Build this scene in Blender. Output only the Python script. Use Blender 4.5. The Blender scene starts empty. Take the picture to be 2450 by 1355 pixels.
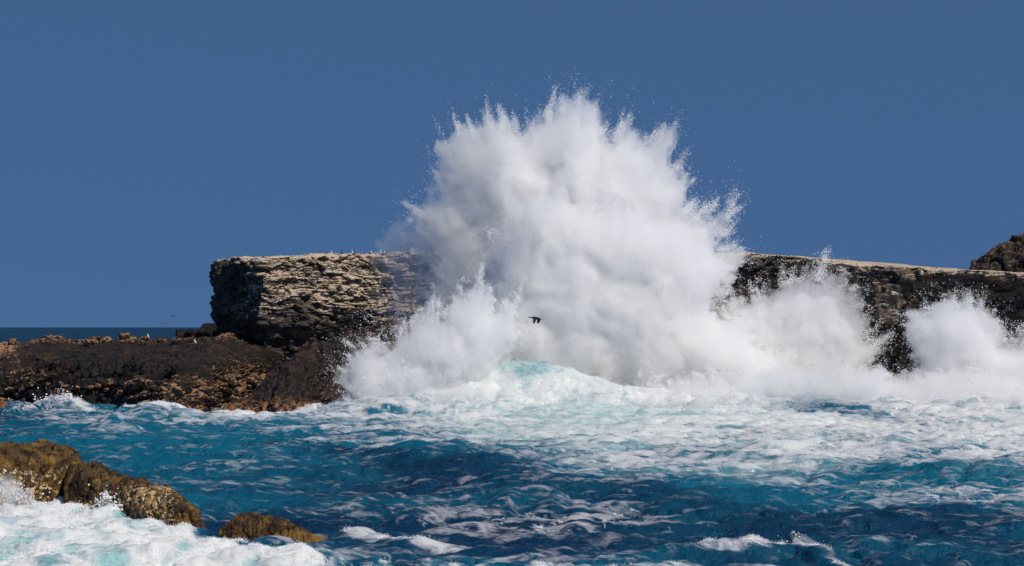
import bpy, bmesh, math
import numpy as np
from mathutils import Vector

# ------------------------------------------------------------------ camera, sky, sun, exposure
sc = bpy.context.scene
COL = sc.collection
FPX, HOR, CAMZ = 5000.0, 783.0, 12.0          # focal length in photo pixels, horizon row, eye height (m)

cam = bpy.data.cameras.new('camera')
cam.sensor_width = 36.0
cam.lens = FPX / 2450.0 * 36.0
cam.shift_y = (HOR - 677.5) / 2450.0
cam.clip_start = 0.5
cam.clip_end = 200000.0
camo = bpy.data.objects.new('camera', cam)
camo.location = (0, 0, CAMZ)
camo.rotation_euler = (math.radians(90), 0, 0)
COL.objects.link(camo)
sc.camera = camo

SUN_EL, SUN_AZ = math.radians(46), math.radians(137)     # azimuth clockwise from +Y
sdir = Vector((math.sin(SUN_AZ) * math.cos(SUN_EL), math.cos(SUN_AZ) * math.cos(SUN_EL), math.sin(SUN_EL)))

world = bpy.data.worlds.new('World')
sc.world = world
world.use_nodes = True
wn, wl = world.node_tree.nodes, world.node_tree.links
wn.clear()
w_out = wn.new('ShaderNodeOutputWorld')
w_bg = wn.new('ShaderNodeBackground')
w_bg.inputs['Strength'].default_value = 0.085
w_sky = wn.new('ShaderNodeTexSky')
w_sky.sky_type = 'NISHITA'
w_sky.sun_disc = False
w_sky.sun_elevation = SUN_EL
w_sky.sun_rotation = SUN_AZ
w_sky.air_density = 1.0
w_sky.dust_density = 0.0
w_sky.ozone_density = 4.0
w_tc = wn.new('ShaderNodeTexCoord')
w_map = wn.new('ShaderNodeMapping')           # very clear, dry air: little paling towards the horizon
w_map.inputs['Scale'].default_value = (1, 1, 0.6)
w_map.inputs['Location'].default_value = (0, 0, 0.52)
w_nrm = wn.new('ShaderNodeVectorMath'); w_nrm.operation = 'NORMALIZE'
w_tint = wn.new('ShaderNodeMix'); w_tint.data_type = 'RGBA'; w_tint.blend_type = 'MULTIPLY'
w_tint.inputs['Factor'].default_value = 1.0
w_tint.inputs['B'].default_value = (0.73, 0.92, 1.04, 1)
wl.new(w_tc.outputs['Generated'], w_map.inputs['Vector'])
wl.new(w_map.outputs['Vector'], w_nrm.inputs[0])
wl.new(w_nrm.outputs['Vector'], w_sky.inputs['Vector'])
wl.new(w_sky.outputs['Color'], w_tint.inputs['A'])
wl.new(w_tint.outputs['Result'], w_bg.inputs['Color'])
wl.new(w_bg.outputs['Background'], w_out.inputs['Surface'])

sun = bpy.data.lights.new('sun', 'SUN')
sun.energy = 3.5
sun.angle = math.radians(0.53)
sun.color = (1.0, 0.91, 0.78)
suno = bpy.data.objects.new('sun', sun)
suno.rotation_euler = (-sdir).to_track_quat('-Z', 'Y').to_euler()
suno.location = (120, -60, 200)
COL.objects.link(suno)

vs = sc.view_settings
vs.view_transform = 'Standard'
vs.look = 'None'
vs.exposure = 0.0
vs.gamma = 1.0
vs.use_curve_mapping = False

cy = sc.cycles
cy.max_bounces = 24
cy.diffuse_bounces = 14
cy.glossy_bounces = 3
cy.transmission_bounces = 6
cy.transparent_max_bounces = 24
cy.volume_bounces = 22
cy.use_denoising = True
cy.denoiser = 'OPENIMAGEDENOISE'
cy.sample_clamp_direct = 6.0
cy.sample_clamp_indirect = 4.0

# ------------------------------------------------------------------ numeric helpers
RNG = np.random.default_rng(11)
PERM = RNG.permutation(256).astype(np.int32)
PERM = np.concatenate([PERM, PERM, PERM])
G2 = np.stack([np.cos(np.arange(256) * 2.399), np.sin(np.arange(256) * 2.399)], 1).astype(np.float32)
_g = RNG.normal(size=(256, 3)); G3 = (_g / np.linalg.norm(_g, axis=1)[:, None]).astype(np.float32)


def fade(t): return t * t * t * (t * (t * 6 - 15) + 10)


def n2(x, y, seed=0):
    x = np.asarray(x, np.float32) + seed * 37.13; y = np.asarray(y, np.float32) + seed * 11.71
    xi = np.floor(x).astype(np.int32); yi = np.floor(y).astype(np.int32)
    xf = x - xi; yf = y - yi
    xi &= 255; yi &= 255
    u, v = fade(xf), fade(yf)
    r = []
    for dy in (0, 1):
        for dx in (0, 1):
            g = G2[PERM[PERM[(xi + dx) & 255] + ((yi + dy) & 255)]]
            r.append(g[..., 0] * (xf - dx) + g[..., 1] * (yf - dy))
    a = r[0] + u * (r[1] - r[0]); b = r[2] + u * (r[3] - r[2])
    return (a + v * (b - a)) * 1.5


def n3(x, y, z, seed=0):
    x = np.asarray(x, np.float32) + seed * 37.13; y = np.asarray(y, np.float32) + seed * 11.71
    z = np.asarray(z, np.float32) + seed * 5.37
    xi = np.floor(x).astype(np.int32); yi = np.floor(y).astype(np.int32); zi = np.floor(z).astype(np.int32)
    xf = x - xi; yf = y - yi; zf = z - zi
    u, v, w = fade(xf), fade(yf), fade(zf)
    out = []
    for dz in (0, 1):
        r = []
        for dy in (0, 1):
            for dx in (0, 1):
                g = G3[PERM[PERM[PERM[(xi + dx) & 255] + ((yi + dy) & 255)] + ((zi + dz) & 255)]]
                r.append(g[..., 0] * (xf - dx) + g[..., 1] * (yf - dy) + g[..., 2] * (zf - dz))
        a = r[0] + u * (r[1] - r[0]); b = r[2] + u * (r[3] - r[2])
        out.append(a + v * (b - a))
    return (out[0] + w * (out[1] - out[0])) * 1.6


def fbm2(x, y, o=4, seed=0, gain=0.5):
    s = 0; a = 1.0; f = 1.0
    for i in range(o):
        s = s + a * n2(x * f, y * f, seed + i); a *= gain; f *= 2.03
    return s


def fbm3(x, y, z, o=4, seed=0, gain=0.5):
    s = 0; a = 1.0; f = 1.0
    for i in range(o):
        s = s + a * n3(x * f, y * f, z * f, seed + i); a *= gain; f *= 2.03
    return s


def billow2(x, y, o=4, seed=0, gain=0.5):
    s = 0; a = 1.0; f = 1.0
    for i in range(o):
        s = s + a * np.abs(n2(x * f, y * f, seed + i)); a *= gain; f *= 2.07
    return s


def cell2(x, y, seed=0):
    """Worley cells: nearest distance, gap to the second nearest, a random number per cell."""
    xi = np.floor(x).astype(np.int32); yi = np.floor(y).astype(np.int32)
    f1 = np.full(x.shape, 9.0, np.float32); f2 = f1.copy(); rid = np.zeros(x.shape, np.float32)
    for dy in (-1, 0, 1):
        for dx in (-1, 0, 1):
            h = PERM[PERM[(xi + dx + seed * 13) & 255] + ((yi + dy + seed * 29) & 255)]
            px = xi + dx + 0.1 + 0.8 * (h / 255.0); py = yi + dy + 0.1 + 0.8 * (PERM[h + 17] / 255.0)
            d = np.hypot(x - px, y - py)
            near = d < f1
            f2 = np.where(near, f1, np.minimum(f2, d)); rid = np.where(near, PERM[h + 71] / 255.0, rid); f1 = np.where(near, d, f1)
    return f1, f2 - f1, rid


def sstep(a, b, x):
    t = np.clip((x - a) / (b - a), 0, 1)
    return t * t * (3 - 2 * t)


def wx(px, Y): return (px - 1225.0) / FPX * Y
def wz(py, Y): return CAMZ + (HOR - py) / FPX * Y
def gy(py, h=0.0): return (CAMZ - h) * FPX / (py - HOR)      # distance at which height h shows in row py


# ------------------------------------------------------------------ mesh helpers
def mesh_from(name, v, quads=None, tris=None, mat=None, attrs=None, smooth=True):
    me = bpy.data.meshes.new(name)
    v = np.asarray(v, np.float32)
    me.vertices.add(len(v)); me.vertices.foreach_set('co', v.ravel())
    idx, starts, totals = [], [], []
    n = 0
    for f, k in ((quads, 4), (tris, 3)):
        if f is None or len(f) == 0: continue
        f = np.asarray(f, np.int32)
        idx.append(f.ravel()); starts.append(n + np.arange(len(f)) * k); totals.append(np.full(len(f), k)); n += f.size
    if idx:
        idx = np.concatenate(idx).astype(np.int32)
        me.loops.add(len(idx)); me.loops.foreach_set('vertex_index', idx)
        st = np.concatenate(starts).astype(np.int32)
        me.polygons.add(len(st)); me.polygons.foreach_set('loop_start', st)
        me.polygons.foreach_set('use_smooth', np.full(len(st), smooth))
    for k, a in (attrs or {}).items():
        at = me.attributes.new(k, 'FLOAT', 'POINT'); at.data.foreach_set('value', np.asarray(a, np.float32).ravel())
    me.update(calc_edges=True)
    me.validate()
    if mat: me.materials.append(mat)
    return me


def add(name, me, loc=(0, 0, 0), parent=None, label=None, cat=None, group=None, kind=None):
    o = bpy.data.objects.new(name, me)
    o.location = loc
    COL.objects.link(o)
    if parent: o.parent = parent
    if label: o['label'] = label
    if cat: o['category'] = cat
    if group: o['group'] = group
    if kind: o['kind'] = kind
    return o


def grid_quads(nu, nv):
    """vertex (i, j) at i * nv + j"""
    i, j = np.meshgrid(np.arange(nu - 1), np.arange(nv - 1), indexing='ij')
    a = (i * nv + j).ravel()
    return np.stack([a, a + nv, a + nv + 1, a + 1], 1)


def grid_normals(P):
    du = np.gradient(P, axis=0); dv = np.gradient(P, axis=1)
    n = np.cross(du, dv)
    return n / np.maximum(np.linalg.norm(n, axis=2, keepdims=True), 1e-9)


# ------------------------------------------------------------------ material helpers
def new_mat(name):
    m = bpy.data.materials.new(name); m.use_nodes = True
    nt = m.node_tree; nt.nodes.clear()
    out = nt.nodes.new('ShaderNodeOutputMaterial')
    return m, nt.nodes, nt.links, out


class NB:
    def __init__(s, nodes, links): s.n, s.l = nodes, links

    def put(s, sock, v):
        if v is None: return
        if isinstance(v, bpy.types.NodeSocket): s.l.new(v, sock)
        elif isinstance(v, (tuple, list)) and len(v) == 3 and sock.type == 'RGBA': sock.default_value = (*v, 1)
        else: sock.default_value = v

    def noise(s, vec, scale, detail=4, rough=0.55, dist=0.0):
        t = s.n.new('ShaderNodeTexNoise')
        s.put(t.inputs['Vector'], vec); s.put(t.inputs['Scale'], scale); s.put(t.inputs['Detail'], detail)
        s.put(t.inputs['Roughness'], rough); s.put(t.inputs['Distortion'], dist)
        return t.outputs['Fac']

    def voro(s, vec, scale, feature='F1'):
        t = s.n.new('ShaderNodeTexVoronoi'); t.feature = feature
        s.put(t.inputs['Vector'], vec); s.put(t.inputs['Scale'], scale)
        return t.outputs['Distance']

    def ramp(s, fac, a, b, smooth=True):
        t = s.n.new('ShaderNodeMapRange'); t.interpolation_type = 'SMOOTHSTEP' if smooth else 'LINEAR'
        s.put(t.inputs['Value'], fac); s.put(t.inputs['From Min'], a); s.put(t.inputs['From Max'], b)
        return t.outputs['Result']

    def math(s, op, a, b=0.0, clamp=False):
        t = s.n.new('ShaderNodeMath'); t.operation = op; t.use_clamp = clamp
        s.put(t.inputs[0], a); s.put(t.inputs[1], b)
        return t.outputs[0]

    def mix(s, f, a, b):
        t = s.n.new('ShaderNodeMix'); t.data_type = 'RGBA'
        s.put(t.inputs['Factor'], f); s.put(t.inputs['A'], a); s.put(t.inputs['B'], b)
        return t.outputs['Result']

    def attr(s, name):
        t = s.n.new('ShaderNodeAttribute'); t.attribute_name = name
        return t.outputs['Fac']

    def coords(s, scale=(1, 1, 1), rot=0.0):
        t = s.n.new('ShaderNodeTexCoord'); m = s.n.new('ShaderNodeMapping')
        m.inputs['Scale'].default_value = scale; m.inputs['Rotation'].default_value = (0, 0, rot)
        s.l.new(t.outputs['Object'], m.inputs['Vector'])
        return m.outputs['Vector']

    def normal_z(s):
        g = s.n.new('ShaderNodeNewGeometry'); x = s.n.new('ShaderNodeSeparateXYZ')
        s.l.new(g.outputs['Normal'], x.inputs[0])
        return x.outputs['Z']

    def bump(s, height, strength, dist):
        b = s.n.new('ShaderNodeBump')
        s.put(b.inputs['Height'], height); b.inputs['Strength'].default_value = strength; b.inputs['Distance'].default_value = dist
        return b.outputs['Normal']

    def bsdf(s, color, rough, normal=None, spec=0.5):
        p = s.n.new('ShaderNodeBsdfPrincipled')
        s.put(p.inputs['Base Color'], color); s.put(p.inputs['Roughness'], rough); s.put(p.inputs['Specular IOR Level'], spec)
        s.put(p.inputs['Normal'], normal)
        return p


def rock_mat(name, dark, mid, accent, light, fine=2.5, light_by='light', up_bias=0.5, rough=0.85, stretch=(1, 1, 1), bumpd=0.25, speck=0.12):
    m, n, l, out = new_mat(name)
    b = NB(n, l)
    v = b.coords(stretch)
    c = b.mix(b.ramp(b.noise(v, fine * 0.25, 6, 0.6), 0.38, 0.64), dark, mid)
    c = b.mix(b.ramp(b.noise(v, fine * 0.11, 5, 0.6), 0.50, 0.66), c, accent)
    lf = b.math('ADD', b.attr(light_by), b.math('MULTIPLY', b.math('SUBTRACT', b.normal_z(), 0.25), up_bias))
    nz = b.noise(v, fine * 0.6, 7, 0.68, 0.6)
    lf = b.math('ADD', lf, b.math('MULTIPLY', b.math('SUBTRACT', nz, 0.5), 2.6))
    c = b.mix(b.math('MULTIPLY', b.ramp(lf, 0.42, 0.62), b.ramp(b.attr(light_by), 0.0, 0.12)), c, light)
    sp = b.noise(v, fine * 3.0, 3, 0.6)
    c = b.mix(b.ramp(sp, 0.45, 0.33), c, dark)
    h = b.math('ADD', b.math('MULTIPLY', b.noise(v, fine * 0.8, 8, 0.65), 1.0), b.math('MULTIPLY', b.voro(v, fine * 1.2), 0.4))
    p = b.bsdf(c, rough, b.bump(h, 0.9, bumpd), 0.3)
    l.new(p.outputs[0], out.inputs['Surface'])
    return m


def plain_mat(name, col, rough=0.6, var=0.25, scale=8):
    m, n, l, out = new_mat(name)
    b = NB(n, l)
    f = b.noise(b.coords(), scale, 4)
    c = b.mix(f, tuple(x * (1 - var) for x in col), tuple(min(1, x * (1 + var)) for x in col))
    l.new(b.bsdf(c, rough).outputs[0], out.inputs['Surface'])
    return m


# water: body colour from the amount of entrained air, white foam on top
def water_mat():
    m, n, l, out = new_mat('sea_water')
    b = NB(n, l)
    v = b.coords((1, 1, 1)); vs_ = b.coords((0.55, 1.15, 1.0))
    air, foam = b.attr('air'), b.attr('foam')
    deep, teal, aqua = (0.0004, 0.025, 0.070), (0.0015, 0.108, 0.185), (0.33, 0.56, 0.56)
    c = b.mix(b.ramp(air, 0.0, 0.5), deep, teal)
    c = b.mix(b.ramp(air, 0.5, 1.0), c, aqua)
    fine = b.noise(b.coords((1.0, 0.6, 1.0)), 1.3, 4, 0.62, 0.6)
    def lines(scale, k, dist):
        t = b.noise(b.coords((scale * 0.5, scale * 0.9, scale), 0.3), 1.0, 5, 0.60, dist)
        return b.math('SUBTRACT', 1.0, b.math('MULTIPLY', b.math('ABSOLUTE', b.math('SUBTRACT', t, 0.5)), k), True)
    R = b.math('ADD', b.math('MULTIPLY', lines(0.22, 6.0, 0.9), 0.55), b.math('MULTIPLY', lines(0.7, 5.0, 0.7), 0.45))
    pat = b.noise(v, 0.10, 3, 0.6)
    cv = b.math('ADD', b.attr('cov'), b.math('MULTIPLY', b.math('SUBTRACT', pat, 0.5), 0.7), True)
    thr = b.math('SUBTRACT', 0.93, b.math('MULTIPLY', cv, 0.85))
    film = b.math('MULTIPLY', b.ramp(R, thr, b.math('ADD', thr, 0.45)), b.math('ADD', 0.42, b.math('MULTIPLY', cv, 0.45)))
    ff = b.math('ADD', foam, b.math('MULTIPLY', b.math('SUBTRACT', fine, 0.5), b.math('MULTIPLY', b.ramp(foam, 0.0, 0.25), 1.5)))
    fm = b.math('MULTIPLY', b.ramp(ff, 0.25, 1.05), 0.95)
    fm = b.math('MAXIMUM', fm, film)
    white = b.mix(b.ramp(fm, 0.5, 0.95), (0.58, 0.58, 0.62), (0.76, 0.75, 0.735))
    nrm = b.bump(b.noise(b.coords((0.9, 0.55, 0.8)), 0.9, 5, 0.62), 1.0, 0.75)
    df = n.new('ShaderNodeBsdfDiffuse'); l.new(c, df.inputs['Color']); l.new(nrm, df.inputs['Normal'])
    gl = n.new('ShaderNodeBsdfGlossy'); gl.inputs['Roughness'].default_value = 0.34; l.new(nrm, gl.inputs['Normal'])
    fr = n.new('ShaderNodeFresnel'); fr.inputs['IOR'].default_value = 1.333; l.new(nrm, fr.inputs['Normal'])
    wat = n.new('ShaderNodeMixShader')                      # choppy water never reflects fully at a glancing view
    l.new(b.math('MINIMUM', b.math('MULTIPLY', fr.outputs[0], 0.65), 0.125), wat.inputs[0]); l.new(df.outputs[0], wat.inputs[1]); l.new(gl.outputs[0], wat.inputs[2])
    fo = b.bsdf(white, 0.9, b.bump(b.noise(b.coords((0.8, 0.5, 0.8)), 0.7, 5, 0.6), 0.6, 0.3), 0.1)
    mx = n.new('ShaderNodeMixShader')
    l.new(fm, mx.inputs[0]); l.new(wat.outputs[0], mx.inputs[1]); l.new(fo.outputs[0], mx.inputs[2])
    l.new(mx.outputs[0], out.inputs['Surface'])
    return m


def spray_mat(name, bumpy=False):
    m, n, l, out = new_mat(name)
    d = n.new('ShaderNodeBsdfDiffuse'); t = n.new('ShaderNodeBsdfTranslucent'); x = n.new('ShaderNodeMixShader')
    d.inputs['Color'].default_value = (0.93, 0.93, 0.94, 1); t.inputs['Color'].default_value = (0.93, 0.93, 0.94, 1)
    x.inputs[0].default_value = 0.0
    if bumpy:
        b = NB(n, l); l.new(b.bump(b.noise(b.coords(), 1.1, 8, 0.7), 0.8, 0.8), d.inputs['Normal'])
        x.inputs[0].default_value = 0.0
    l.new(d.outputs[0], x.inputs[1]); l.new(t.outputs[0], x.inputs[2]); l.new(x.outputs[0], out.inputs['Surface'])
    return m


def mist_mat(name, dens):
    m, n, l, out = new_mat(name)
    v = n.new('ShaderNodeVolumeScatter'); v.inputs['Color'].default_value = (0.999, 0.9975, 0.9945, 1); v.inputs['Density'].default_value = dens
    v.inputs['Anisotropy'].default_value = 0.0
    l.new(v.outputs[0], out.inputs['Volume'])
    return m


MIST = {}
def mist(d):
    d = round(d, 3)
    if d not in MIST: MIST[d] = mist_mat('spray_mist', d)
    return MIST[d]


M_WATER = water_mat()
M_DROP = spray_mat('spray_droplets')
M_FOAMCORE = spray_mat('spray_core', True)

# ------------------------------------------------------------------ sea surface
def fft_ocean(N, L, wind, wdir, sigma, seed, lmin=0.0, spread=2):
    r = np.random.default_rng(seed)
    k1 = np.fft.fftfreq(N, L / N) * 2 * np.pi
    kx, ky = np.meshgrid(k1, k1, indexing='ij'); k = np.hypot(kx, ky); k[0, 0] = 1
    Lw = wind * wind / 9.81
    cosw = (kx * wdir[0] + ky * wdir[1]) / k
    P = np.exp(-1 / (k * Lw) ** 2) / k ** 4 * np.abs(cosw) ** spread * np.exp(-(k * lmin) ** 2)
    P[0, 0] = 0
    h = np.sqrt(P) * (r.normal(size=(N, N)) + 1j * r.normal(size=(N, N)))
    z = np.fft.ifft2(h).real; s = sigma / z.std()
    dx = np.fft.ifft2(-1j * kx / k * h).real * s; dy = np.fft.ifft2(-1j * ky / k * h).real * s
    return (z * s).astype(np.float32), dx.astype(np.float32), dy.astype(np.float32)


def tile(T, L, x, y):
    N = T[0].shape[0]
    u = (x / L * N) % N; v = (y / L * N) % N
    i = np.floor(u).astype(np.int32); j = np.floor(v).astype(np.int32); fu = u - i; fv = v - j
    i %= N; j %= N; i2 = (i + 1) % N; j2 = (j + 1) % N
    return [(a[i, j] * (1 - fu) + a[i2, j] * fu) * (1 - fv) + (a[i, j2] * (1 - fu) + a[i2, j2] * fu) * fv for a in T]


def ridge(X, Y, pts, wf, wb):
    """a wave crest through photo points (column, row, crest height); wf: width towards the camera, wb: behind"""
    ys = [p[1] if pts is SURGE else gy(p[1], p[2]) for p in pts]; xs = [wx(p[0], y) for p, y in zip(pts, ys)]
    yc = np.interp(X, xs, ys); h = np.interp(X, xs, [p[2] for p in pts], left=0, right=0)
    sl = (np.interp(X + 0.5, xs, ys) - np.interp(X - 0.5, xs, ys))
    d = (Y - yc) / np.sqrt(1 + sl * sl) + 0.8 * n2(X / 5, Y / 9, 3) + 0.4 * n2(X / 1.8, Y / 4, 13)
    w = np.where(d < 0, wf, wb)
    e = np.exp(-(d / w) ** 2)
    return h * e, e * (h > 0.02), d


SWELL = [(600, 1058, 0), (790, 1062, .3), (900, 1070, .6), (1010, 1085, .9), (1230, 1140, .95), (1330, 1160, .85), (1500, 1172, .8), (1700, 1195, .7), (1950, 1235, .7), (2200, 1232, .6), (2450, 1250, .6), (2800, 1260, .4)]
BREAK_L = [(225, 1003, 0), (265, 988, .8), (300, 976, 1.7), (360, 972, 2.0), (420, 978, 1.6), (480, 1000, .6), (640, 1005, .4), (760, 985, .6)]
SURGE = [(640, 282, 0), (780, 284, .9), (850, 287, 2.4), (950, 289, 4.0), (1050, 290, 4.6), (1150, 291, 5.6), (1230, 291, 6.9), (1300, 291, 6.6), (1400, 291, 4.6), (1550, 290, 3.2), (1800, 290, 2.8), (2100, 288, 2.4), (2450, 286, 2.4), (2800, 286, 2.0)]   # column, distance, height
CREST_R = [(1560, 1338, .02), (1640, 1324, .2), (1760, 1320, .18), (1850, 1308, .35), (1920, 1304, .42), (1990, 1332, .35), (2060, 1365, .2), (2140, 1390, .02)]
CREST_C = [(800, 1300, .02), (850, 1292, .35), (900, 1290, .5), (970, 1304, .4), (1080, 1316, .2), (1200, 1320, .05)]
SMALL_L = [(20, 990, .2), (70, 972, .8), (125, 955, 1.6), (170, 962, 1.3), (215, 990, .1)]
PEAK_A = [(940, 1092, 0), (1010, 1076, .35), (1060, 1068, .6), (1100, 1074, .5), (1180, 1095, 0)]
SWELL2 = [(1500, 1082, .2), (1760, 1092, .7), (2000, 1112, .6), (2250, 1118, .7), (2500, 1130, .6)]
SWELL3 = [(250, 1110, .1), (430, 1108, .5), (700, 1118, .6), (900, 1130, .3)]
FRONT_FOAM = [(-400, 1150), (0, 1178), (60, 1192), (150, 1203), (300, 1238), (420, 1270), (520, 1296), (650, 1336), (800, 1354), (1000, 1350), (1250, 1346), (1500, 1352), (1800, 1362), (2700, 1400)]

cols = np.array([-300, 0, 300, 600, 900, 1200, 1500, 1800, 2100, 2450, 2800], np.float32)
rows_ = np.array([930, 970, 1000, 1040, 1080, 1120, 1160, 1200, 1250, 1300, 1360, 1500], np.float32)
FOAM_T = np.array([
    [.2, .3, .4, .5, .95, 1, 1, 1, 1, 1, 1],
    [.2, .25, .4, .45, .85, .88, .90, .95, .95, .95, .9],
    [.2, .2, .42, .48, .62, .70, .70, .84, .84, .84, .8],
    [.1, .16, .15, .24, .30, .50, .58, .70, .76, .76, .7],
    [.1, .13, .13, .16, .25, .38, .54, .62, .68, .70, .6],
    [.1, .11, .10, .20, .15, .22, .54, .48, .50, .54, .5],
    [.1, .10, .10, .14, .12, .14, .34, .33, .30, .34, .3],
    [.1, .10, .10, .12, .16, .24, .28, .26, .22, .24, .2],
    [.1, .10, .10, .12, .17, .27, .28, .24, .20, .20, .1],
    [.1, .10, .10, .15, .15, .18, .20, .18, .16, .15, .1],
    [.1, .10, .10, .20, .22, .22, .27, .22, .14, .12, .1],
    [.1, .10, .10, .20, .20, .20, .20, .10, .10, .10, .1]], np.float32)
AIR_T = np.array([
    [.3, .3, .4, .5, .8, 1, 1, 1, 1, 1, 1],
    [.3, .3, .42, .5, .75, .95, .95, .9, .85, .85, .8],
    [.2, .22, .42, .5, .62, .90, .9, .8, .7, .65, .6],
    [.3, .36, .42, .42, .48, .75, .8, .68, .60, .6, .5],
    [.4, .40, .42, .38, .38, .55, .7, .65, .55, .55, .5],
    [.4, .40, .38, .28, .2, .16, .62, .62, .52, .5, .5],
    [.4, .40, .32, .22, .14, .10, .35, .55, .50, .5, .5],
    [.3, .30, .28, .18, .10, .08, .10, .36, .40, .42, .4],
    [.3, .25, .25, .16, .08, .05, .06, .10, .12, .15, .1],
    [.5, .5, .4, .16, .08, .05, .06, .08, .10, .08, .1],
    [.6, .6, .55, .4, .2, .15, .2, .16, .06, .05, .1],
    [.6, .6, .55, .4, .2, .15, .2, .16, .06, .05, .1]], np.float32)


def table(T, X, Y):
    """a coverage chart of the bay, given at photo points and fixed to the water there"""
    px = 1225 + FPX * X / Y; py = HOR + CAMZ * FPX / Y
    ci = np.clip(np.interp(px, cols, np.arange(len(cols))), 0, len(cols) - 1.001); ri = np.clip(np.interp(py, rows_, np.arange(len(rows_))), 0, len(rows_) - 1.001)
    c0 = ci.astype(int); r0 = ri.astype(int); cf = sstep(0, 1, ci - c0); rf = ri - r0
    return (T[r0, c0] * (1 - cf) + T[r0, c0 + 1] * cf) * (1 - rf) + (T[r0 + 1, c0] * (1 - cf) + T[r0 + 1, c0 + 1] * cf) * rf


WD = (0.30, -0.95)
TA = fft_ocean(1024, 151.0, 6.5, WD, 0.28, 1, 0.2, 2)
TB = fft_ocean(512, 43.0, 2.7, (0.1, -1.0), 0.17, 2, 0.09, 2)


def sea(X, Y):
    """height, sideways displacement, foam and air of the bay at plan position X, Y"""
    near = sstep(700, 380, Y)
    a = tile(TA, 151.0, X + 13, Y + 5); c = tile(TB, 43.0, X * 0.97 + Y * 0.2 + 7, Y * 0.97 - X * 0.2)
    H = (a[0] + c[0]) * near; DX = (1.1 * a[1] + 1.0 * c[1]) * near; DY = (1.1 * a[2] + 1.0 * c[2]) * near
    # turbulent foam field
    wxp = X + 3.0 * fbm2(X / 14, Y / 14, 3, 21); wyp = Y + 3.0 * fbm2(X / 14, Y / 14, 3, 31)
    lace = 1 - np.abs(fbm2(wxp / 7.0, wyp / 3.6, 5, 41, 0.58)) * 1.55
    blot = 0.5 + 0.62 * fbm2(wxp / 11, wyp / 5.5, 6, 51, 0.6)
    air = table(AIR_T, X, Y); cov = table(FOAM_T, X, Y)
    cov = cov + 0.22 * fbm2(X / 22, Y / 16, 3, 61) * sstep(0.02, 0.3, cov) * sstep(1.0, 0.8, cov)
    crest = np.zeros_like(X)
    h, e, d = ridge(X, Y, SWELL, 5.5, 10.0); H += h
    front = e * (d < -0.6); cov = cov * (1 - 0.45 * front); air = air * (1 - 0.55 * front) + 0.0
    H -= 0.35 * np.exp(-((d + 8.0) / 5.0) ** 2) * (h.max() > 0)
    for pts, wf, wb, cf in ((BREAK_L, 2.6, 5.5, .9), (SMALL_L, 2.2, 4.5, .8), (CREST_R, 1.1, 1.3, .62), (CREST_C, 1.2, 2.6, .75), (PEAK_A, 2.2, 4.0, .85), (SWELL2, 3.5, 6, .25), (SWELL3, 3.0, 5, .15)):
        h, e, d = ridge(X, Y, pts, wf, wb); H += h
        crest = np.maximum(crest, cf * np.exp(-((d - 0.25 * wb) / (0.55 * wb)) ** 2) * sstep(0.05, 0.4, h + 0.15 * e * (h > 0.05)))
    h, e, d = ridge(X, Y, SURGE, 9.0, 14.0); H += h * (1 + 0.10 * fbm2(X / 5, Y / 5, 4, 71))
    sf = sstep(0.5, 3.5, h); qx = 1225 + FPX * X / Y; cov = np.maximum(cov, 0.80 * sf); air = np.maximum(air, 0.95 * sf)
    curl = np.exp(-((qx - 1265) / 75) ** 2) * sstep(4.0, 5.6, h); cov = cov * (1 - 0.62 * curl); air = air * (1 - 0.28 * curl)
    tb = np.exp(-((qx - 2020) / 190) ** 2 - ((HOR + CAMZ * FPX / Y - 1000 - 0.06 * (qx - 2020)) / 10) ** 2); cov = cov * (1 - 0.62 * tb); air = air * (1 - 0.3 * tb)
    # the white water that floods round the near rocks
    px = 1225 + FPX * X / Y; py = HOR + CAMZ * FPX / Y
    fl = np.interp(px, [p[0] for p in FRONT_FOAM], [p[1] for p in FRONT_FOAM])
    ff = sstep(-12, 28, py - fl + 26 * fbm2(X / 2.5, Y / 2.5, 4, 81))
    ff = ff * np.interp(px, [0, 600, 900, 1300, 1900, 2450], [1, .95, .8, .62, .5, .3])
    cov = np.maximum(cov, ff * np.clip(0.82 + 0.65 * fbm2(X / 3, Y / 6, 4, 83), 0.35, 1)); air = np.maximum(air, (0.90 + 0.15 * fbm2(X / 5, Y / 8, 3, 84)) * ff)
    H += ff * (0.24 * billow2(X / 3.5, Y / 3.5, 4, 91) + 0.24 * billow2(X / 1.1, Y / 1.5, 3, 93) + np.interp(px, [-300, 0, 400, 700], [.6, .4, .12, 0]))
    cov = np.clip(np.maximum(cov, crest), 0, 1)
    rid = np.clip(lace, 0, 1)
    f_lace = sstep(1.02 - 0.60 * cov, 1.10 - 0.45 * cov, rid + 0.10 * a[0] / 0.33 * (1 - cov))
    f_blot = sstep(1.0 - 1.0 * cov, 1.50 - 1.0 * cov, blot) * (0.25 + 0.75 * cov)
    foam = np.clip(np.maximum(f_lace * sstep(0.0, 0.3, cov) * (0.35 + 0.5 * cov), f_blot), 0, 1)
    # far whitecaps
    caps = 0.6 * sstep(0.86, 0.98, fbm2(X / 25, Y / 60, 3, 5)) * (Y > 420)
    foam = np.maximum(foam * near, caps)
    air = np.where(Y > 420, 0.10, np.maximum(air, 0.13))
    air = np.clip(air + 0.12 * fbm2(X / 18, Y / 12, 3, 97) + 0.16 * a[0] + 0.10 * (foam > 0.2) * cov, 0, 1)
    # whipped relief on dense foam
    H = H + foam * near * (0.13 * fbm2(X / 1.2, Y / 1.6, 4, 101) + 0.04)
    return H, DX, DY, foam, air, np.where(Y > 420, 0, np.clip(cov + 0.07 * np.clip(c[0] / 0.16, -1.5, 2) + 0.03 * np.clip(a[0] / .3, -1.5, 2), 0, 1))


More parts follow.
